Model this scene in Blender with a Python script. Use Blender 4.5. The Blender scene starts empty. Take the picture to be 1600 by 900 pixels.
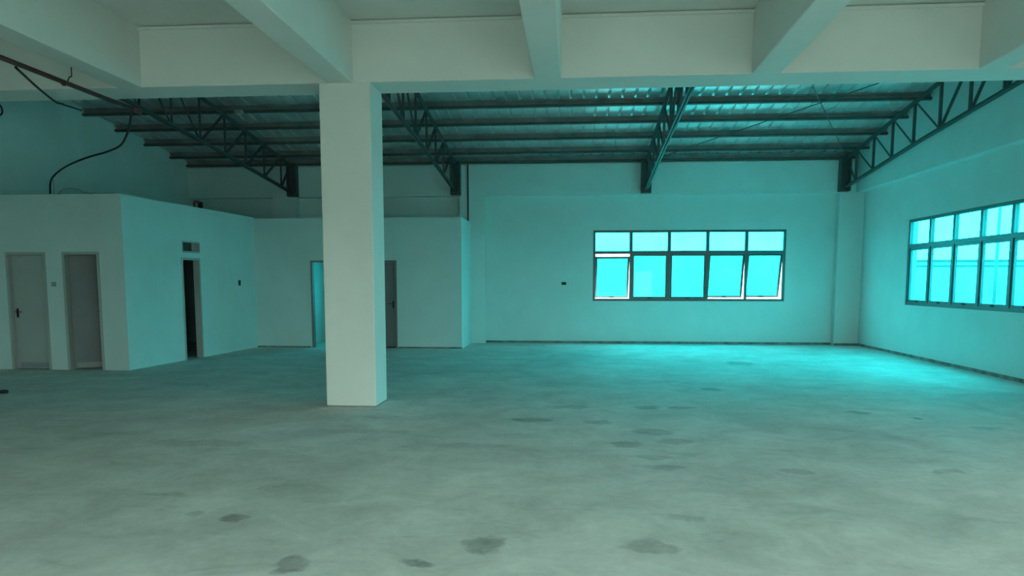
import bpy, math, random
from mathutils import Vector, Matrix
random.seed(7)
D = bpy.data
scene = bpy.context.scene
COL = scene.collection

# ---------------------------------------------------------------- camera
FPX = 1180.0                      # focal length in pixels of the 1600 px wide frame
EYE = Vector((0.0, 0.0, 1.55))
cam_d = D.cameras.new('camera'); cam = D.objects.new('camera', cam_d); COL.objects.link(cam)
cam_d.sensor_fit = 'HORIZONTAL'; cam_d.sensor_width = 36.0
cam_d.lens = 36.0 * FPX / 1600.0
cam_d.shift_y = (563.0 - 450.0) / 1600.0
cam.location = EYE
cam.rotation_euler = (math.radians(90 - 5.929), 0, math.radians(4.756))
cam_d.clip_end = 300
scene.camera = cam

# ---------------------------------------------------------------- sky and exposure
SKY = 14.0
world = D.worlds.new('overcast_sky'); scene.world = world; world.use_nodes = True
wn = world.node_tree.nodes['Background']
wn.inputs['Color'].default_value = (1.0, 0.985, 0.95, 1); wn.inputs['Strength'].default_value = SKY
vs = scene.view_settings
vs.view_transform = 'Standard'; vs.look = 'None'; vs.gamma = 1.0; vs.use_curve_mapping = False
vs.exposure = 0.20

def portal(name, loc, rot, sx, sy):           # guides sampling of the sky through a window; gives no light itself
    l = D.lights.new(name, 'AREA'); l.shape = 'RECTANGLE'; l.size = sx; l.size_y = sy
    l.cycles.is_portal = True
    o = D.objects.new(name, l); COL.objects.link(o); o.location = loc; o.rotation_euler = rot
    return o
H90 = math.pi / 2

# ---------------------------------------------------------------- materials
def mat(name, rgb, rough=0.6, metal=0.0, spec=0.4, var=0.0, scale=2.0, bump=0.0, bscale=40.0, detail=5):
    m = D.materials.new(name); m.use_nodes = True
    nt = m.node_tree; b = nt.nodes['Principled BSDF']
    b.inputs['Roughness'].default_value = rough; b.inputs['Metallic'].default_value = metal
    b.inputs['Specular IOR Level'].default_value = spec
    b.inputs['Base Color'].default_value = (*rgb, 1)
    if var > 0 or bump > 0:
        tc = nt.nodes.new('ShaderNodeNewGeometry')
    if var > 0:
        n = nt.nodes.new('ShaderNodeTexNoise'); n.inputs['Scale'].default_value = scale; n.inputs['Detail'].default_value = detail
        n.inputs['Roughness'].default_value = 0.6
        nt.links.new(tc.outputs['Position'], n.inputs['Vector'])
        r = nt.nodes.new('ShaderNodeMapRange'); r.inputs[1].default_value = 0.3; r.inputs[2].default_value = 0.7
        r.inputs[3].default_value = 1 - var; r.inputs[4].default_value = 1 + var * 0.4
        nt.links.new(n.outputs['Fac'], r.inputs[0])
        mx = nt.nodes.new('ShaderNodeVectorMath'); mx.operation = 'SCALE'; mx.inputs[0].default_value = rgb
        nt.links.new(r.outputs[0], mx.inputs['Scale']); nt.links.new(mx.outputs[0], b.inputs['Base Color'])
    if bump > 0:
        n2 = nt.nodes.new('ShaderNodeTexNoise'); n2.inputs['Scale'].default_value = bscale; n2.inputs['Detail'].default_value = 4
        nt.links.new(tc.outputs['Position'], n2.inputs['Vector'])
        bp = nt.nodes.new('ShaderNodeBump'); bp.inputs['Strength'].default_value = bump; bp.inputs['Distance'].default_value = 0.02
        nt.links.new(n2.outputs['Fac'], bp.inputs['Height']); nt.links.new(bp.outputs[0], b.inputs['Normal'])
    return m

def glass_mat(name, tint, gloss=0.05):
    m = D.materials.new(name); m.use_nodes = True; nt = m.node_tree; nt.nodes.clear()
    o = nt.nodes.new('ShaderNodeOutputMaterial'); t = nt.nodes.new('ShaderNodeBsdfTransparent')
    g = nt.nodes.new('ShaderNodeBsdfGlossy'); g.inputs['Roughness'].default_value = 0.03
    mx = nt.nodes.new('ShaderNodeMixShader'); mx.inputs[0].default_value = gloss
    n = nt.nodes.new('ShaderNodeTexNoise'); n.inputs['Scale'].default_value = 1.6; n.inputs['Detail'].default_value = 4
    geo = nt.nodes.new('ShaderNodeNewGeometry'); nt.links.new(geo.outputs['Position'], n.inputs['Vector'])
    r = nt.nodes.new('ShaderNodeMapRange'); r.inputs[1].default_value = .3; r.inputs[2].default_value = .7
    r.inputs[3].default_value = .9; r.inputs[4].default_value = 1.0; nt.links.new(n.outputs['Fac'], r.inputs[0])
    sc = nt.nodes.new('ShaderNodeVectorMath'); sc.operation = 'SCALE'; sc.inputs[0].default_value = [math.sqrt(c) for c in tint]
    nt.links.new(r.outputs[0], sc.inputs['Scale']); nt.links.new(sc.outputs[0], t.inputs['Color'])
    nt.links.new(t.outputs[0], mx.inputs[1]); nt.links.new(g.outputs[0], mx.inputs[2]); nt.links.new(mx.outputs[0], o.inputs['Surface'])
    return m

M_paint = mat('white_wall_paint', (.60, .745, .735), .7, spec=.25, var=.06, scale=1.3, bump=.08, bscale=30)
M_conc = mat('painted_concrete', (.74, .75, .72), .7, spec=.25, var=.05, scale=1.1, bump=.06, bscale=18)
M_edge = mat('dark_foot_edge', (.27, .29, .28), .9, spec=.1, var=.5, scale=6)
M_frame = mat('dark_aluminium', (.09, .12, .13), .4, metal=.3, var=.1, scale=5)
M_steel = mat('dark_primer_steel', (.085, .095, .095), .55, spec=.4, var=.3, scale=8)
M_purlin = mat('galvanised_purlin', (.28, .29, .29), .5, metal=.2, var=.35, scale=3)
M_foil = mat('foil_roof_underside', (.8, .81, .81), .36, metal=.6, var=.25, scale=1.5, bump=.35, bscale=6)
M_door = mat('grey_white_door', (.42, .44, .43), .5, var=.05, scale=2)
M_doord = mat('grey_door', (.2, .21, .22), .5, var=.1, scale=2)
M_metal = mat('worn_steel', (.3, .3, .3), .35, metal=.9)
M_dark = mat('dark_metal', (.03, .03, .03), .45, metal=.4)
M_black = mat('black_cable', (.012, .014, .014), .6)
M_red = mat('red_oxide_pipe', (.15, .03, .035), .55, var=.4, scale=7)
M_grey = mat('grey_plastic', (.3, .32, .32), .5)
M_plast = mat('dark_switch_plastic', (.03, .05, .05), .5)
M_cyan = glass_mat('cyan_tinted_glass', (.018, .88, .97), .008)
M_green = glass_mat('pale_green_glass', (.70, .95, .86))
M_ground = mat('outside_paving', (.45, .45, .43), .9, var=.2, scale=.6)
M_bound = mat('outside_block_wall', (.5, .5, .49), .9, var=.15, scale=.8)
M_cope = mat('outside_coping', (.62, .62, .6), .9, var=.1, scale=1)
M_pole = mat('grey_pole_paint', (.14, .14, .14), .7)
M_rail = mat('outside_rail_paint', (.08, .08, .08), .8)

def floor_mat():
    m = D.materials.new('stained_concrete_floor'); m.use_nodes = True; nt = m.node_tree; N = nt.nodes; Lk = nt.links.new
    b = N['Principled BSDF']; geo = N.new('ShaderNodeNewGeometry'); P = geo.outputs['Position']
    def noise(s, d=6, r=.6, dist=0.0, vec=P):
        n = N.new('ShaderNodeTexNoise'); n.inputs['Scale'].default_value = s; n.inputs['Detail'].default_value = d
        n.inputs['Roughness'].default_value = r; n.inputs['Distortion'].default_value = dist; Lk(vec, n.inputs['Vector']); return n.outputs['Fac']
    def rng(v, a, b_, c, d):
        r = N.new('ShaderNodeMapRange'); Lk(v, r.inputs[0])
        for i, q in enumerate((a, b_, c, d)): r.inputs[i + 1].default_value = q
        return r.outputs[0]
    def mth(op, a, b_=None, c=None):
        r = N.new('ShaderNodeMath'); r.operation = op
        for i, q in enumerate((a, b_)):
            if q is None: continue
            if isinstance(q, (int, float)): r.inputs[i].default_value = q
            else: Lk(q, r.inputs[i])
        return r.outputs[0]
    base = mth('MULTIPLY', rng(noise(.35, 5, .55, .6), .3, .7, .82, 1.1), rng(noise(1.7, 8, .72, .5), .32, .68, .78, 1.1))
    base = mth('MULTIPLY', base, rng(noise(14, 4, .6), .25, .75, .94, 1.05))
    # trowel scuffs drawn out along the room's width
    mp = N.new('ShaderNodeMapping'); mp.inputs['Scale'].default_value = (.9, 2.6, 1); mp.inputs['Rotation'].default_value = (0, 0, .25); Lk(P, mp.inputs['Vector'])
    base = mth('MULTIPLY', base, rng(noise(1.4, 6, .7, .5, mp.outputs[0]), .58, .72, 1.0, .80))
    # damp spots, each with its own place and size: x, y, half-width, half-length, depth
    spots = [(-.53,4.32,.13,.13,.42),(-.84,3.97,.10,.07,.4),(-1.54,3.9,.11,.13,.42),(-2.24,4.66,.10,.08,.42),(.44,4.38,.16,.14,.3),(-2.52,4.74,.07,.05,.25),
             (.75,4.93,.11,.09,.2),(.82,7.82,.22,.16,.3),(1.02,7.36,.2,.13,.25),(.51,7.2,.15,.16,.3),(.7,6.66,.2,.1,.25),(.75,6.3,.18,.08,.2),(1.83,6.25,.12,.1,.25),
             (3.14,14.65,.28,.35,.4),(1.97,11.08,.13,.14,.4),(.89,9.35,.16,.13,.35),(1.3,9.39,.16,.13,.35),(-.48,8.4,.22,.14,.38),(.27,8.3,.18,.12,.3),(-.1,9.3,.3,.14,.22),
             (3.05,6.33,.14,.1,.25),(3.4,9.19,.12,.09,.35),(3.9,8.9,.1,.08,.4),(4.39,8.36,.2,.1,.25),(3.9,6.5,.1,.1,.2),(-3.0,5.15,.2,.06,.2),(-1.0,7.0,.4,.12,.14),(-3.6,6.9,.5,.14,.16),(-2.2,7.6,.5,.12,.14),(-4.6,7.3,.4,.1,.15),(1.5,5.2,.3,.12,.12)]
    wob = N.new('ShaderNodeTexNoise'); wob.inputs['Scale'].default_value = 5; wob.inputs['Detail'].default_value = 4; Lk(P, wob.inputs['Vector'])
    off = N.new('ShaderNodeVectorMath'); off.operation = 'SUBTRACT'; Lk(wob.outputs['Color'], off.inputs[0]); off.inputs[1].default_value = (.5, .5, .5)
    off2 = N.new('ShaderNodeVectorMath'); off2.operation = 'SCALE'; Lk(off.outputs[0], off2.inputs[0]); off2.inputs['Scale'].default_value = .28
    Pw = N.new('ShaderNodeVectorMath'); Pw.operation = 'ADD'; Lk(P, Pw.inputs[0]); Lk(off2.outputs[0], Pw.inputs[1])
    flat = N.new('ShaderNodeVectorMath'); flat.operation = 'MULTIPLY'; Lk(Pw.outputs[0], flat.inputs[0]); flat.inputs[1].default_value = (1, 1, 0)
    mask = None
    for (x, y, a, c, dep) in spots:
        s = N.new('ShaderNodeVectorMath'); s.operation = 'SUBTRACT'; Lk(flat.outputs[0], s.inputs[0]); s.inputs[1].default_value = (x, y, 0)
        q = N.new('ShaderNodeVectorMath'); q.operation = 'MULTIPLY'; Lk(s.outputs[0], q.inputs[0]); q.inputs[1].default_value = (1 / a, 1 / c, 0)
        le = N.new('ShaderNodeVectorMath'); le.operation = 'LENGTH'; Lk(q.outputs[0], le.inputs[0])
        v = rng(le.outputs['Value'], .8, 1.15, dep*1.1, 0.0)
        mask = v if mask is None else mth('MAXIMUM', mask, v)
    mask = mth('MULTIPLY', mask, rng(noise(9, 4, .6), .35, .65, .55, 1.0))
    base = mth('MULTIPLY', base, mth('SUBTRACT', 1.0, mask))
    sc = N.new('ShaderNodeVectorMath'); sc.operation = 'SCALE'; sc.inputs[0].default_value = (.69, .69, .665); Lk(base, sc.inputs['Scale'])
    Lk(sc.outputs[0], b.inputs['Base Color'])
    b.inputs['Specular IOR Level'].default_value = .08
    Lk(rng(noise(2.2, 4), .3, .7, .62, .8), b.inputs['Roughness'])
    bp = N.new('ShaderNodeBump'); bp.inputs['Strength'].default_value = .12; bp.inputs['Distance'].default_value = .02
    Lk(noise(7, 6), bp.inputs['Height']); Lk(bp.outputs[0], b.inputs['Normal'])
    return m
M_floor = floor_mat()

# ---------------------------------------------------------------- geometry helpers
class MB:
    def __init__(s): s.v = []; s.f = []
    def box(s, x0, x1, y0, y1, z0, z1, M=None):
        i = len(s.v)
        for z in (z0, z1):
            for (x, y) in ((x0, y0), (x1, y0), (x1, y1), (x0, y1)):
                p = Vector((x, y, z)); s.v.append(M @ p if M else p)
        s.f += [(i, i+3, i+2, i+1), (i+4, i+5, i+6, i+7)] + [(i+k, i+(k+1) % 4, i+4+(k+1) % 4, i+4+k) for k in range(4)]
        return s
    def bar(s, p, q, w, h, up=(0, 0, 1), ou=0.0, ov=0.0):
        p = Vector(p); q = Vector(q); d = (q - p).normalized(); u = Vector(up)
        a = d.cross(u)
        if a.length < 1e-4: a = d.cross(Vector((1, 0, 0)))
        a.normalize(); b = a.cross(d).normalized(); L = (q - p).length
        M = Matrix(((a.x, b.x, d.x, p.x), (a.y, b.y, d.y, p.y), (a.z, b.z, d.z, p.z), (0, 0, 0, 1)))
        return s.box(ou - w/2, ou + w/2, ov - h/2, ov + h/2, 0, L, M)
    def angle(s, p, q, size, t, up=(0, 0, 1), flip=1):         # rolled steel angle
        s.bar(p, q, t, size, up, flip * (size/2 - t/2) * 0, 0)
        s.bar(p, q, size/2, t, up, flip * size/4, size/2 - t/2)
        return s
    def tube(s, pts, r, n=8, cyc=False):
        pts = [Vector(p) for p in pts]; N = len(pts); i0 = len(s.v); prev = None
        for k, p in enumerate(pts):
            if cyc: t = pts[(k+1) % N] - pts[k-1]
            else: t = pts[min(k+1, N-1)] - pts[max(k-1, 0)]
            t.normalize()
            a = (prev - t * prev.dot(t)) if prev else t.cross(Vector((0, 0, 1)) if abs(t.z) < .9 else Vector((1, 0, 0)))
            a.normalize(); prev = a; b = t.cross(a)
            for j in range(n):
                an = 2 * math.pi * j / n; s.v.append(p + a * (r * math.cos(an)) + b * (r * math.sin(an)))
        for k in range(N if cyc else N - 1):
            for j in range(n):
                a0 = i0 + k*n; a1 = i0 + ((k+1) % N)*n
                s.f.append((a0 + j, a0 + (j+1) % n, a1 + (j+1) % n, a1 + j))
        if not cyc:
            s.f.append(tuple(i0 + j for j in reversed(range(n)))); s.f.append(tuple(i0 + (N-1)*n + j for j in range(n)))
        return s
    def prism(s, poly, z0, z1):
        i = len(s.v); n = len(poly)
        s.v += [Vector((x, y, z0)) for x, y in poly] + [Vector((x, y, z1)) for x, y in poly]
        s.f += [tuple(i + k for k in reversed(range(n))), tuple(i + n + k for k in range(n))]
        s.f += [(i+k, i+(k+1) % n, i+n+(k+1) % n, i+n+k) for k in range(n)]
        return s
    def mesh(s, name):
        me = D.meshes.new(name); me.from_pydata([tuple(v) for v in s.v], [], s.f); me.update(); return me
    def build(s, name, m, parent=None, smooth=False):
        me = s.mesh(name); me.materials.append(m)
        if smooth:
            for p in me.polygons: p.use_smooth = True
        return link(name, me, parent)

def link(name, me, parent=None):
    o = D.objects.new(name, me); COL.objects.link(o)
    if parent: o.parent = parent
    return o
def empty(name, loc=(0, 0, 0), rz=0.0, parent=None):
    o = D.objects.new(name, None); COL.objects.link(o); o.location = loc; o.rotation_euler = (0, 0, rz)
    o.empty_display_size = .1
    if parent: o.parent = parent
    return o
def tag(o, label=None, cat=None, group=None, kind=None):
    if label: o['label'] = label
    if cat: o['category'] = cat
    if group: o['group'] = group
    if kind: o['kind'] = kind
    return o
def structure(o, label=None): return tag(o, label, kind='structure')

def catmull(pts, n=8):
    pts = [Vector(p) for p in pts]; P = [2*pts[0]-pts[1]] + pts + [2*pts[-1]-pts[-2]]; out = []
    for i in range(1, len(P)-2):
        for k in range(n):
            t = k/n
            out.append(.5*((2*P[i]) + (P[i+1]-P[i-1])*t + (2*P[i-1]-5*P[i]+4*P[i+1]-P[i+2])*t*t + (3*P[i]-P[i-1]-3*P[i+1]+P[i+2])*t**3))
    return out + [pts[-1]]

def wall_mesh(name, p0, p1, z0, z1, thick, holes, m):
    """A wall standing on the line p0-p1 (its visible face); thickness to the left of p0->p1; holes as (s0,s1,za,zb)."""
    p0 = Vector((*p0, 0)); p1 = Vector((*p1, 0)); L = (p1-p0).length; d = (p1-p0)/L; nrm = Vector((-d.y, d.x, 0))
    S = sorted({0.0, L, *[h[0] for h in holes], *[h[1] for h in holes]}); Z = sorted({z0, z1, *[h[2] for h in holes], *[h[3] for h in holes]})
    def solid(i, j):
        if i < 0 or j < 0 or i >= len(S)-1 or j >= len(Z)-1: return False
        s = (S[i]+S[i+1])/2; z = (Z[j]+Z[j+1])/2
        return not any(h[0] < s < h[1] and h[2] < z < h[3] for h in holes)
    vid = {}; v = []; f = []
    def V(i, j, k):
        if (i, j, k) not in vid:
            vid[(i, j, k)] = len(v); v.append(p0 + d*S[i] + nrm*(thick*k) + Vector((0, 0, Z[j])))
        return vid[(i, j, k)]
    for i in range(len(S)-1):
        for j in range(len(Z)-1):
            if not solid(i, j): continue
            f.append((V(i, j, 0), V(i+1, j, 0), V(i+1, j+1, 0), V(i, j+1, 0)))
            f.append((V(i, j, 1), V(i, j+1, 1), V(i+1, j+1, 1), V(i+1, j, 1)))
            if not solid(i-1, j): f.append((V(i, j, 0), V(i, j+1, 0), V(i, j+1, 1), V(i, j, 1)))
            if not solid(i+1, j): f.append((V(i+1, j, 0), V(i+1, j, 1), V(i+1, j+1, 1), V(i+1, j+1, 0)))
            if not solid(i, j-1): f.append((V(i, j, 0), V(i, j, 1), V(i+1, j, 1), V(i+1, j, 0)))
            if not solid(i, j+1): f.append((V(i, j+1, 0), V(i+1, j+1, 0), V(i+1, j+1, 1), V(i, j+1, 1)))
    me = D.meshes.new(name); me.from_pydata([tuple(q) for q in v], [], f); me.update(); me.materials.append(m)
    return structure(link(name, me))

# ---------------------------------------------------------------- the shell
YB, XR, YC0, YC1, YREAR = 19.25, 6.90, 9.10, 9.65, -1.0
def xl(y): return -9.94 - .065*(YB - y)          # the left wall stands slightly askew
SOF, SLAB = 3.91, 4.62                            # beam soffit, underside of slab
SILL, HEAD, TRANS = 1.07, 2.835, 2.285
WX0, WX1 = .445, 5.16                             # window in the back wall
WY0, WY1 = 11.83, 16.55                           # window in the right wall

floor = structure(MB().box(-11.9, 7.3, YREAR-.2, YB+.2, -.12, 0).build('floor', M_floor))
wall_back = wall_mesh('wall_back', (xl(YB)-.3, YB), (XR+.2, YB), 0, 4.62, .2, [(WX0+10.24, WX1+10.24, SILL, HEAD), (-5.85+10.24, -5.25+10.24, .9, 2.4)], M_paint)
RW = lambda y: YB - y
wall_right = wall_mesh('wall_right', (XR, YB), (XR, YREAR), 0, 6.2, .2, [(RW(WY1), RW(WY0), SILL, HEAD), (RW(4.5), RW(-.5), SILL, HEAD)], M_paint)
wall_left = wall_mesh('wall_left', (xl(YREAR), YREAR), (xl(YB), YB), 0, 6.2, .2, [], M_paint)
REAR = [(-4.4, -2.6), (-1.3, .5), (2.2, 4.0)]
wall_rear = wall_mesh('wall_rear', (XR+.1, YREAR), (-11.7, YREAR), 0, SLAB, .2, [(XR+.1-b, XR+.1-a, .05, 2.15) for a, b in REAR], M_paint)

# perimeter beams and pilasters as parts of the walls they belong to
MB().box(xl(YB)-.05, XR, 19.05, YB, 3.69, 4.45).build('perimeter_beam', M_paint, wall_back)
for a, b in ((-2.9, -2.27), (-7.72, -7.09), (6.32, 6.898)):
    MB().box(a, b, 19.04, YB, 0, 3.69).build('pilaster', M_paint, wall_back)
MB().box(XR-.2, XR, YC1, 19.05, 3.69, 6.0).build('perimeter_beam', M_paint, wall_right)

# slab and its grid of beams
ceiling = structure(MB().box(-11.8, 7.1, YREAR-.2, YC0, SLAB, 4.85).build('ceiling', M_conc))
def bevelled(o, w=.012):
    b = o.modifiers.new('edge', 'BEVEL'); b.width = w; b.segments = 2; b.limit_method = 'ANGLE'; return o
for a, b in ((-8.09, -7.77), (-5.61, -5.29), (-2.98, -2.66), (-.50, -.18), (1.99, 2.31), (4.46, 4.78)):
    bevelled(MB().box(a, b, YREAR, YC0+.02, SOF, SLAB+.05).build('beam', M_conc, ceiling))
bevelled(MB().box(-11.2, XR, YC0, YC1, SOF, SLAB+.1).build('cross_beam', M_conc, ceiling))
ends = [-10.6, -8.09, -7.77, -5.61, -5.29, -2.98, -2.66, -.50, -.18, 1.99, 2.31, 4.46, 4.78, 6.9]
for i in range(0, len(ends), 2):
    MB().box(ends[i], ends[i+1], YC0-.035, YC0, 4.575, 4.605).build('formwork_lip', M_conc, ceiling)
wall_upper = structure(MB().box(-11.2, XR+.1, YC0, YC1, SLAB+.1, 6.3).build('wall_upper', M_conc))

# partition rooms on the left
PA, PB = (-7.80, 12.60), (-7.545, 17.42)
wA = wall_mesh('wall_left_room_front', (xl(12.6)-.02, 12.6), PA, 0, 3.06, .12, [(-9.98-xl(12.6)+.02, -9.24-xl(12.6)+.02, 0, 2.07), (-8.93-xl(12.6)+.02, -8.25-xl(12.6)+.02, 0, 2.07)], M_paint)
for v in wA.data.vertices:
    if v.co.x > -7.9 and v.co.y > 12.7: v.co.x = PA[0]+.0063
wS = wall_mesh('wall_left_room_side', (PA[0]+.0063, PA[1]+.12), (PB[0], PB[1]), 0, 3.055, .12, [(1.635, 2.305, 0, 2.03), (1.68, 2.315, 2.14, 2.345)], M_paint)
wB = wall_mesh('wall_back_room_front', (PB[0]-.1, 17.42), (-2.62, 17.42), 0, 3.03, .12, [(-6.20+7.645, -5.40+7.645, 0, 2.05), (-4.95+7.645, -4.145+7.645, 0, 2.05)], M_paint)
wC = wall_mesh('wall_back_room_side', (-2.62, 17.54), (-2.62, 19.04), 0, 3.03, .12, [], M_paint)
wall_mesh('wall_back_room_divider', (-6.50, 19.25), (-6.50, 17.54), 0, 2.93, -.0001-.1, [], M_paint)
wall_mesh('wall_back_room_partition', (-5.15, 17.54), (-5.15, 19.25), 0, 2.93, .1, [], M_paint)
wall_mesh('wall_left_room_divider', (xl(14.1), 14.1), (-7.86, 14.1), 0, 2.93, .1, [], M_paint)
structure(MB().prism([(xl(12.7), 12.7), (-7.9, 12.7), (-7.66, 17.42), (xl(17.42), 17.42)], 2.93, 2.98).build('ceiling_left_room', M_conc))
structure(MB().prism([(xl(17.5), 17.42), (-2.72, 17.5), (-2.72, 19.05), (xl(19.05), 19.05)], 2.93, 2.98).build('ceiling_back_room', M_conc))
# thin, darker mottled strip along the foot of the walls
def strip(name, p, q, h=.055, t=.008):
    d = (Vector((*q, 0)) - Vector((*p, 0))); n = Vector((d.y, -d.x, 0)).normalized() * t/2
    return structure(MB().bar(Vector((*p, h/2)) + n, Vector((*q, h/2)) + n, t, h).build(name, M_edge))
strip('foot_strip_back', (-2.27, YB), (6.32, YB))
strip('foot_strip_corner', (6.32, 19.04), (6.9, 19.04))
strip('foot_strip_right', (XR, 19.04), (XR, -.9), .06)
strip('foot_strip_back_room', (-4.13, 17.42), (-2.62, 17.42), .035)
strip('foot_strip_back_room_left', (-7.54, 17.42), (-6.24, 17.42), .035)

# ---------------------------------------------------------------- windows
def bay_window(name, origin, rz, nb, width, opens, glass, label, rz_hung=True):
    """Local x along the wall seen from inside, local +y outwards, z up; awning sashes below, fixed lights above."""
    W = structure(empty(name, origin, rz), label)
    H0, H1, T = 0.0, HEAD-SILL, TRANS-SILL
    fr = MB(); d0, d1, e = .02, .09, .06
    fr.box(0, width, d0, d1, H0, H0+e).box(0, width, d0, d1, H1-e, H1).box(0, e, d0, d1, H0+e, H1-e).box(width-e, width, d0, d1, H0+e, H1-e)
    fr.build('frame', M_frame, W)
    MB().box(e, width-e, d0, d1, T-.04, T+.04).build('transom', M_frame, W)
    bw = width/nb
    for k in range(1, nb):
        MB().box(k*bw-.03, k*bw+.03, d0, d1, H0+e, T-.04).build('mullion', M_frame, W)
        MB().box(k*bw-.042, k*bw+.042, d0, d1, T+.04, H1-e).build('mullion', M_frame, W)
    for k in range(nb):
        a = k*bw + (e if k == 0 else .03); b = (k+1)*bw - (e if k == nb-1 else .03)
        MB().box(a + (0 if k == 0 else .012), b - (0 if k == nb-1 else .012), .052, .058, T+.04, H1-e).build('fixed_pane', glass, W)
        ang, drop = opens.get(k, (0, 0))
        sash = empty('sash', ((a+b)/2, .055, T-.04-drop), 0, W)
        sash.rotation_euler = (math.radians(ang), 0, 0)
        w = (b-a)/2 - .0006; h = T-.04-H0-e - .0006; s_ = .05
        sm = MB().box(-w, w, -.02, .02, -h, -h+s_).box(-w, w, -.02, .02, -s_, -.0006).box(-w, -w+s_, -.02, .02, -h+s_, -s_).box(w-s_, w, -.02, .02, -h+s_, -s_)
        sm.build('sash_frame', M_frame, sash)
        MB().box(-w+s_, w-s_, -.003, .003, -h+s_, -s_).build('pane', glass, sash)
        MB().box(-.05, .05, -.035, -.02, -h+.008, -h+.03).box(-.008, .008, -.05, -.03, -h+.01, -h+.05).build('latch', M_dark, sash)
    return W
bay_window('window_1', (WX0, YB, SILL), 0, 5, WX1-WX0, {0: (22, .06), 3: (13, 0), 4: (15, 0)}, M_cyan, 'wide cyan glazed window in the back wall with three awning sashes ajar')
bay_window('window_2', (XR, WY1, SILL), -H90, 5, WY1-WY0, {}, M_cyan, 'closed cyan glazed window in the right wall')
bay_window('window_3', (XR, 4.5, SILL), -H90, 5, 5.0, {}, M_green, 'pale glazed window in the right wall beside the camera')
portal('portal_right_near', (XR+.13, 2.0, (SILL+HEAD)/2), (H90, 0, H90), 5.0, HEAD-SILL)
def plain_window(name, origin, rz, w, h, glass, label):
    W = structure(empty(name, origin, rz), label); e = .06
    MB().box(0, w, .02, .09, 0, e).box(0, w, .02, .09, h-e, h).box(0, e, .02, .09, e, h-e).box(w-e, w, .02, .09, e, h-e).box(w/2-.03, w/2+.03, .02, .09, e, h-e).build('frame', M_frame, W)
    MB().box(e, w/2-.03, .05, .056, e, h-e).build('pane', glass, W); MB().box(w/2+.03, w-e, .05, .056, e, h-e).build('pane', glass, W)
plain_window('window_4', (-5.85, YB, .9), 0, .6, 1.5, M_cyan, 'cyan window inside the small back room')
for i, (a, b) in enumerate(REAR):
    plain_window('window_%d' % (5+i), (b, YREAR, .05), math.pi, b-a, 2.1, M_green, 'tall pale glass opening in the wall behind the camera')
    portal('portal_rear', ((a+b)/2, YREAR-.12, 1.1), (H90, 0, 0), b-a, 2.1)
portal('portal_back', ((WX0+WX1)/2, YB+.13, (SILL+HEAD)/2), (-H90, 0, 0), WX1-WX0, HEAD-SILL)
portal('portal_right', (XR+.13, (WY0+WY1)/2, (SILL+HEAD)/2), (H90, 0, H90), WY1-WY0, HEAD-SILL)
portal('portal_small', (-5.55, YB+.13, 1.65), (-H90, 0, 0), .6, 1.5)

# ---------------------------------------------------------------- column
colm = empty('concrete_column', (-2.765, 9.375, 0)); tag(colm, 'square white painted concrete column standing alone on the floor', 'column')
bevelled(MB().box(-.315, .315, -.275, .275, .012, SOF+.005).build('shaft', M_conc, colm), .015)
MB().box(-.311, .311, -.271, .271, 0, .014).build('base_joint', M_edge, colm)

# ---------------------------------------------------------------- doors
def door_frame(W, w, h, t=.12, m=None, e=.045):
    MB().box(0, e, -.012, t, 0, h).box(w-e, w, -.012, t, 0, h).box(e, w-e, -.012, t, h-e, h).build('frame', m or M_door, W)
def lever(leaf, x, z, side, m=M_dark):
    MB().box(x-.02, x+.02, -.008, 0, z-.08, z+.08).bar((x, -.0, z+.02), (x, -.05, z+.02), .018, .018).bar((x-.009*side, -.05, z+.02), (x+.11*side, -.05, z+.02), .018, .014).build('handle', m, leaf)
def leaf_mesh(w, h, t=.04, z0=.012):
    return MB().box(0, w, 0, t, z0, h)
d1 = structure(empty('door_1', (-9.98, 12.6, 0)), 'closed pale door in the left room front')
door_frame(d1, .74, 2.07)
lf = leaf_mesh(.64, 2.02).build('leaf', M_door, d1); lf.location = (.05, .07, 0); lever(lf, .06, 1.0, 1)
MB().box(.06, .58, -.004, 0, .03, .12).build('kick_plate', M_grey, lf)
d2 = structure(empty('door_2', (-8.93, 12.6, 0)), 'pale door standing ajar into the dark left room')
door_frame(d2, .68, 2.07)
lf = leaf_mesh(.57, 2.02).build('leaf', M_doord, d2); lf.location = (.06, .085, 0); lf.rotation_euler = (0, 0, math.radians(32)); lever(lf, .52, 1.0, -1)
MB().box(.04, .54, -.004, 0, .03, .12).build('kick_plate', M_grey, lf)
ang = math.atan2(PB[1]-PA[1], PB[0]-PA[0]); dv = Vector((math.cos(ang), math.sin(ang), 0))
o3 = Vector((*PA, 0)) + dv*1.755
d3 = structure(empty('door_3', o3, ang), 'dark open doorway with a vent light above in the side of the left room')
door_frame(d3, .67, 2.03)
lf = leaf_mesh(.56, 1.98).build('leaf', M_doord, d3); lf.location = (.095, .13, 0); lf.rotation_euler = (0, 0, math.radians(95)); lever(lf, .5, 1.0, -1)
tr = empty('transom_light', (.05, 0, 2.14), 0, d3)
MB().box(0, .63, -.01, .1, -.015, .02).box(0, .63, -.01, .1, .19, .215).box(0, .02, -.01, .1, .02, .19).box(.61, .63, -.01, .1, .02, .19).box(.42, .435, 0, .08, .02, .19).build('vent_frame', M_door, tr)
MB().box(.02, .42, .05, .056, .02, .19).build('vent_pane', mat('dull_vent_glass', (.05, .055, .04), .2), tr)
d4 = structure(empty('door_4', (-6.20, 17.42, 0)), 'open doorway glowing cyan left of the column')
door_frame(d4, .80, 2.05, m=M_doord)
lf = leaf_mesh(.70, 2.0).build('leaf', M_doord, d4); lf.location = (.75, .1, 0); lf.rotation_euler = (0, 0, math.radians(85)); lever(lf, .62, 1.0, -1)
d5 = structure(empty('door_5', (-4.95, 17.42, 0)), 'closed grey door just right of the column')
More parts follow.
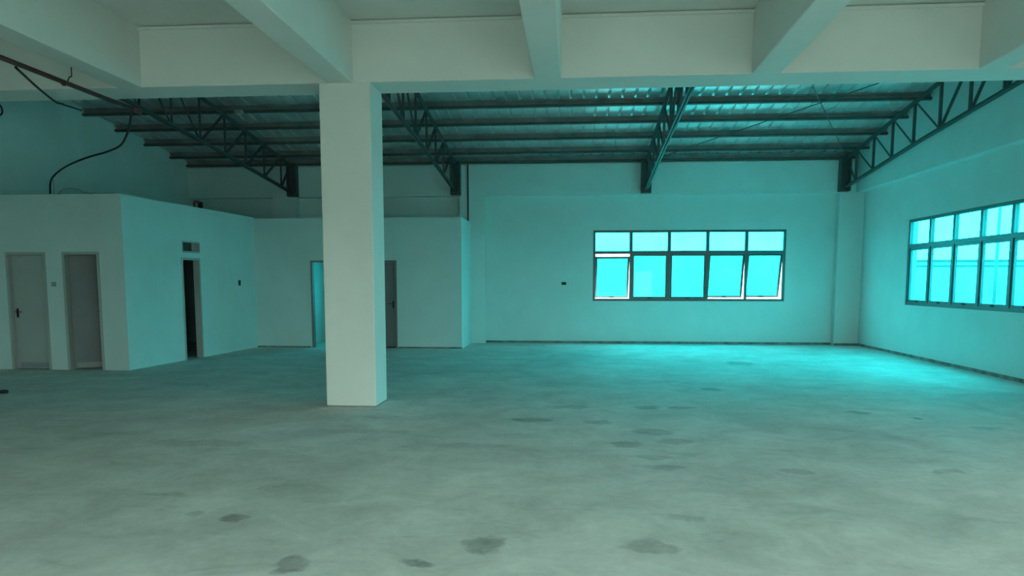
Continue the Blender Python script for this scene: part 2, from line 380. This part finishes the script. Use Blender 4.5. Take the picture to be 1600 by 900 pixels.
door_frame(d5, .805, 2.05, m=M_doord)
lf = leaf_mesh(.705, 2.0, z0=.03).build('leaf', M_doord, d5); lf.location = (.05, .06, 0); lever(lf, .65, 1.02, -1)

# ---------------------------------------------------------------- lean-to roof
SL = .132
def zp(y): return 4.45 + (YB - y)*SL              # underside of the purlins
roof = structure(empty('roof', (0, 14.4, 0)), 'lean to metal sheet roof on dark purlins'); RO = Vector((0, 14.4, 0))
def rel(o): o.location = -RO; return o
PY = [18.98] + [18.27 - i for i in range(9)]
for y in PY:
    z = zp(y); x0 = xl(y)-.02; x1 = XR-.22; t = .012
    m = MB(); tl = math.atan(SL)
    M = Matrix.Translation((0, y, z)) @ Matrix.Rotation(-tl, 4, 'X')
    m.box(x0, x1, .05, .05+t, .05, .145, M).box(x0, x1, 0, .05, .145-t, .145, M).box(x0, x1, 0, t, .12, .145-t, M)
    pu = rel(m.build('purlin', M_purlin, roof))
    MB().box(x0, x1, 0, .062, 0, t, M).box(x0, x1, 0, t, t, .045, M).box(x0, x1, .05, .05+t, t, .05, M).build('bottom_flange', M_steel, pu)  # lower edge of each purlin, coloured darker than the web above it
# ribbed sheets, one metre wide each
def sheet_mesh():
    prof = []; nrib = 4; w = 1.02
    for k in range(nrib):
        c = (k+.5)*w/nrib
        prof += [(c-w/nrib/2, 0), (c-.03, 0), (c-.018, .03), (c+.018, .03), (c+.03, 0)]
    prof.append((w, 0)); v = []; f = []
    ys = [YB+.25, YC1]
    for (x, dz) in prof:
        for y in ys: v.append((x, y, zp(y)+.157+dz))
    for i in range(len(prof)-1): f.append((2*i, 2*i+1, 2*i+3, 2*i+2))
    me = D.meshes.new('roof_sheet'); me.from_pydata(v, [], f); me.update(); me.materials.append(M_foil); return me
sm = sheet_mesh(); x = -10.75; k = 0
while x < XR-.1:
    o = link('roof_sheet', sm, roof); o.location = (x, -RO.y, (k % 2)*.003)
    so = o.modifiers.new('thickness', 'SOLIDIFY'); so.thickness = .004; so.offset = 1
    x += 1.0; k += 1
# tie rods in the plane of the purlins
rods = [((1.80, 18.9, zp(18.9)-.02), (6.45, 13.0, zp(13.0)-.02)), ((6.40, 18.9, zp(18.9)-.05), (3.30, 12.5, zp(12.5)-.03))]
for p, q in rods: rel(MB().tube([p, q], .009, 6).build('brace_rod', M_steel, roof))

# ---------------------------------------------------------------- trusses
NODES = [18.2, 17.2, 16.24, 15.26, 14.23, 13.2, 12.2, 11.2, 10.3]
def zb(y): return 3.80 + (18.83-y)*.098 - max(0, 15-y)*.016
def zt(y): return zp(y) - .055
def truss(X, label):
    R = empty('roof_truss', (X, 18.95, 0)); tag(R, label, 'truss', 'steel trusses carrying the lean-to roof')
    O = Vector((X, 18.95, 0))
    P = lambda y, z: Vector((0, y-18.95, z))
    y0, y1 = 18.93, YC1
    m = MB(); m.box(-.12, -.085, -.11, .095, 3.71, 4.52).box(.085, .12, -.11, .095, 3.71, 4.52).box(-.085, .085, -.02, .01, 3.71, 4.52).box(-.12, .12, -.115, .097, 3.70, 3.725)
    m.build('end_post', M_steel, R)
    for nm, zf in (('top_chord', zt), ('bottom_chord', zb)):
        m = MB(); ys = [y0-.08] + [n for n in (15.0,)] + [y1]
        for a, b in zip(ys, ys[1:]):
            for s in (-1, 1):
                up = 1 if nm == 'bottom_chord' else -1
                p, q = P(a, zf(a)), P(b, zf(b))
                m.bar(p, q, .008, .06, (0, 0, 1), s*.012, 0); m.bar(p, q, .03, .008, (0, 0, 1), s*.028, -up*.026)
        m.build(nm, M_steel, R)
    for y in NODES:
        m = MB(); a, b = P(y, zb(y)+.02), P(y, zt(y)-.02)
        m.bar(a, b, .045, .008, (0, 1, 0), 0, .0).bar(a, b, .008, .045, (0, 1, 0), .02, .02).build('vertical_strut', M_steel, R)
    dg = [(18.85, 18.2)] + [(NODES[i], NODES[i+1]) for i in range(0, 4)]
    for a, b in dg:                                # top at a, foot at b
        m = MB(); p, q = P(a-.05, zt(a)-.03), P(b+.06, zb(b)+.02)
        m.bar(p, q, .04, .008).bar(p, q, .008, .04, (0, 0, 1), .016, .016).build('diagonal_strut', M_steel, R)
    for i in range(4, 8):
        a, b = NODES[i], NODES[i+1]
        m = MB(); p, q = P(a-.06, zb(a)+.02), P(b+.05, zt(b)-.03)
        m.bar(p, q, .04, .008).bar(p, q, .008, .04, (0, 0, 1), .016, .016).build('diagonal_strut', M_steel, R)
    return R
truss(-7.15, 'leftmost dark steel roof truss, above the partition rooms')
truss(-2.98, 'dark steel roof truss seen just right of the white column')
truss(1.70, 'dark steel roof truss whose end post sits above the wide back window')
truss(6.38, 'rightmost dark steel roof truss, running along the right wall')

# ---------------------------------------------------------------- pipe, cables and small things
pipe = empty('red_pipe', (-5.67, 7.0, 3.75)); tag(pipe, 'dark red pipe hung under the ceiling beam at top left', 'pipe')
MB().tube([(.01, -7.9, 0), (.01, 2.62, 0)], .026, 10).build('tube', M_red, pipe, True)
MB().tube([(-.055, -7.9, .012), (-.055, 2.55, .012)], .014, 8).build('conduit', M_black, pipe, True)
MB().tube([(.01, 2.50, 0), (.01, 2.68, 0)], .036, 10).build('coupling', M_red, pipe, True)
for y in (1.2, -1.6):
    h = MB().tube([(.10, y, .16), (.10, y, .06)], .006, 6); h.tube(catmull([(.10, y, .06), (.07, y, .05), (.05, y, .01), (.01, y, -.035), (-.03, y, -.01)], 4), .007, 6); h.build('hanger', M_dark, pipe)

c = MB().tube(catmull([(-5.725, 7.55, 3.733), (-6.259, 8.5, 3.835), (-6.543, 9.1, 3.86), (-6.794, 9.66, 3.89), (-7.35, 10.6, 4.09), (-7.964, 11.5, 4.294), (-9.0, 13.2, 4.658), (-9.945, 14.9, 4.985)], 8), .014, 7).build('black_cable', M_black, None, True)
tag(c, 'thin black cable sagging from the red pipe to the left purlin', 'cable')
SC = [((206,168), 9.62), ((205,180), 9.8), ((203,195), 10.1), ((197,213), 10.5), ((187,228), 10.9), ((165,238), 11.3), ((140,245), 11.6), ((118,253), 11.9), ((100,262), 12.2), ((85,274), 12.45), ((79,285), 12.6), ((78,299), 12.66)]
K = {9.62:(-5.73,3.78), 9.8:(-5.86,3.74), 10.1:(-6.07,3.68), 10.5:(-6.37,3.606), 10.9:(-6.72,3.548), 11.3:(-7.2,3.529), 11.6:(-7.66,3.516), 11.9:(-8.10,3.488), 12.2:(-8.515,3.446), 12.45:(-8.87,3.359), 12.6:(-9.055,3.262), 12.66:(-9.12,3.075)}
pts = [(K[y][0], y, K[y][1]) for _, y in SC]
c = MB().tube(catmull(pts, 6), .016, 7).build('black_cable', M_black, None, True)
tag(c, 'black cable curving down from the pipe end to the left room wall top', 'cable')
c = MB().tube(catmull([(-8.98, 12.57, 3.31), (-9.03, 12.64, 3.2), (-9.05, 12.66, 3.075)], 5), .007, 6).build('grey_wire', M_grey, None, True)
tag(c, 'short thin grey wire beside the cable on the left room wall top', 'wire')
co = MB().tube(catmull([(-8.98, 12.67, 3.07), (-8.9, 12.69, 3.15), (-8.75, 12.67, 3.165), (-8.6, 12.66, 3.14), (-8.48, 12.66, 3.09), (-8.3, 12.66, 3.074), (-8.1, 12.66, 3.072), (-7.95, 12.67, 3.072)], 6), .011, 6).build('wire_end', M_grey, None, True)
tag(co, 'loose wire lying along the top edge of the left room front wall', 'wire')
rg = MB().tube([(xl(13.1)+.02, 13.1+.1*math.cos(a*math.pi/10), 4.62+.1*math.sin(a*math.pi/10)) for a in range(20)], .014, 6, True).build('cable_loop', M_black, None, True)
tag(rg, 'black ring of cable on the left wall at the picture edge', 'cable')
el = empty('pipe_stub', (-7.72, 15.05, 3.055)); tag(el, 'short reddish pipe stub on top of the left room side wall', 'pipe')
MB().tube(catmull([(0, -.06, 0), (0, -.06, .08), (0, 0, .12), (0, .2, .12)], 5), .025, 8).build('elbow', M_red, el, True)
MB().box(-.04, .04, .16, .22, 0, .13).build('clamp', M_dark, el)
cd = MB().box(-2.70, -2.67, 19.015, 19.04, 3.03, 4.45).build('wall_conduit', M_dark); tag(cd, 'thin dark conduit running up the pilaster above the back room', 'conduit')

def plate(name, loc, rz, w, h, m1, m2, label, cat):
    o = empty(name, loc, rz)
    MB().box(-w/2, w/2, -.012, 0, -h/2, h/2).build('plate', m1, o); MB().box(-w/4, w/4, -.018, -.012, -h/4, h/4).build('rocker', m2, o)
    tag(o, label, cat)
plate('switch_box', (-.285, YB, 1.51), 0, .12, .075, M_plast, M_dark, 'dark socket box on the back wall left of the wide window', 'socket')
sp = Vector((*PA, 1.53)) + dv*4.04
plate('light_switch', sp, ang, .09, .12, M_plast, M_dark, 'dark switch on the left room side wall right of the doorway', 'switch')
plate('light_switch', (-9.11, 12.6, 1.51), 0, .075, .075, M_grey, M_door, 'grey switch on the wall between the two left room doors', 'switch')
jb = empty('roof_fitting', (-6.81, 15.2, zp(15.2)-.03)); tag(jb, 'small pale fitting under the dark roof left of the column', 'fitting')
MB().box(-.07, .07, -.05, .05, -.02, .05).build('housing', M_grey, jb); MB().tube([(0, 0, -.02), (0, 0, -.06)], .04, 10).build('cup', M_grey, jb)
db = MB()
for i in range(5):
    a = i*1.3; db.box(-.07+.02*i, .0+.03*i, -.05, .04, .0, .02+.01*(i % 3), Matrix.Translation((-7.98, 9.82+.02*i, 0)) @ Matrix.Rotation(a, 4, 'Z'))
tag(db.build('debris_scrap', M_black), 'small dark scrap lying on the floor at the left edge', 'debris')

# ---------------------------------------------------------------- outside
tag(MB().box(-60, 60, -60, 60, -.5, -.3).build('ground', M_ground), kind='structure')
bw = empty('boundary_wall', (0, 26, -.3)); tag(bw, 'grey boundary wall outside beyond the windows', 'wall')
MB().box(-16, 8, 0, .2, 0, 2.75).build('back_run', M_bound, bw); MB().box(-16, 8.05, -.05, .25, 2.75, 2.87).build('coping', M_cope, bw)
MB().box(8, 16.2, 0, .2, 0, 2.5).build('low_run', M_bound, bw); MB().box(8.05, 16.25, -.05, .25, 2.5, 2.57).build('coping', M_rail, bw)
MB().box(8.05, 16.2, -.03, 0, 2.34, 2.39).build('rail', M_rail, bw)
MB().box(16, 16.2, -30, 0, 0, 2.5).build('side_run', M_bound, bw); MB().box(15.95, 16.25, -30, -.05, 2.5, 2.57).build('coping', M_rail, bw)
for X, Y, hh, lab in ((13.73, 29, 5.5, 'pole beyond the boundary wall seen through the third upper pane of the right window'), (13.4, 25.5, 5.0, 'slim pole standing before the boundary wall seen through the fourth pane of the right window')):
    p = empty('utility_pole', (X, Y, -.3)); tag(p, lab, 'pole')
    MB().tube([(0, 0, 0), (0, 0, hh)], .045, 10).build('shaft', M_pole, p, True); MB().box(-.3, .3, -.04, .04, hh-.4, hh-.32).build('cross_arm', M_pole, p)
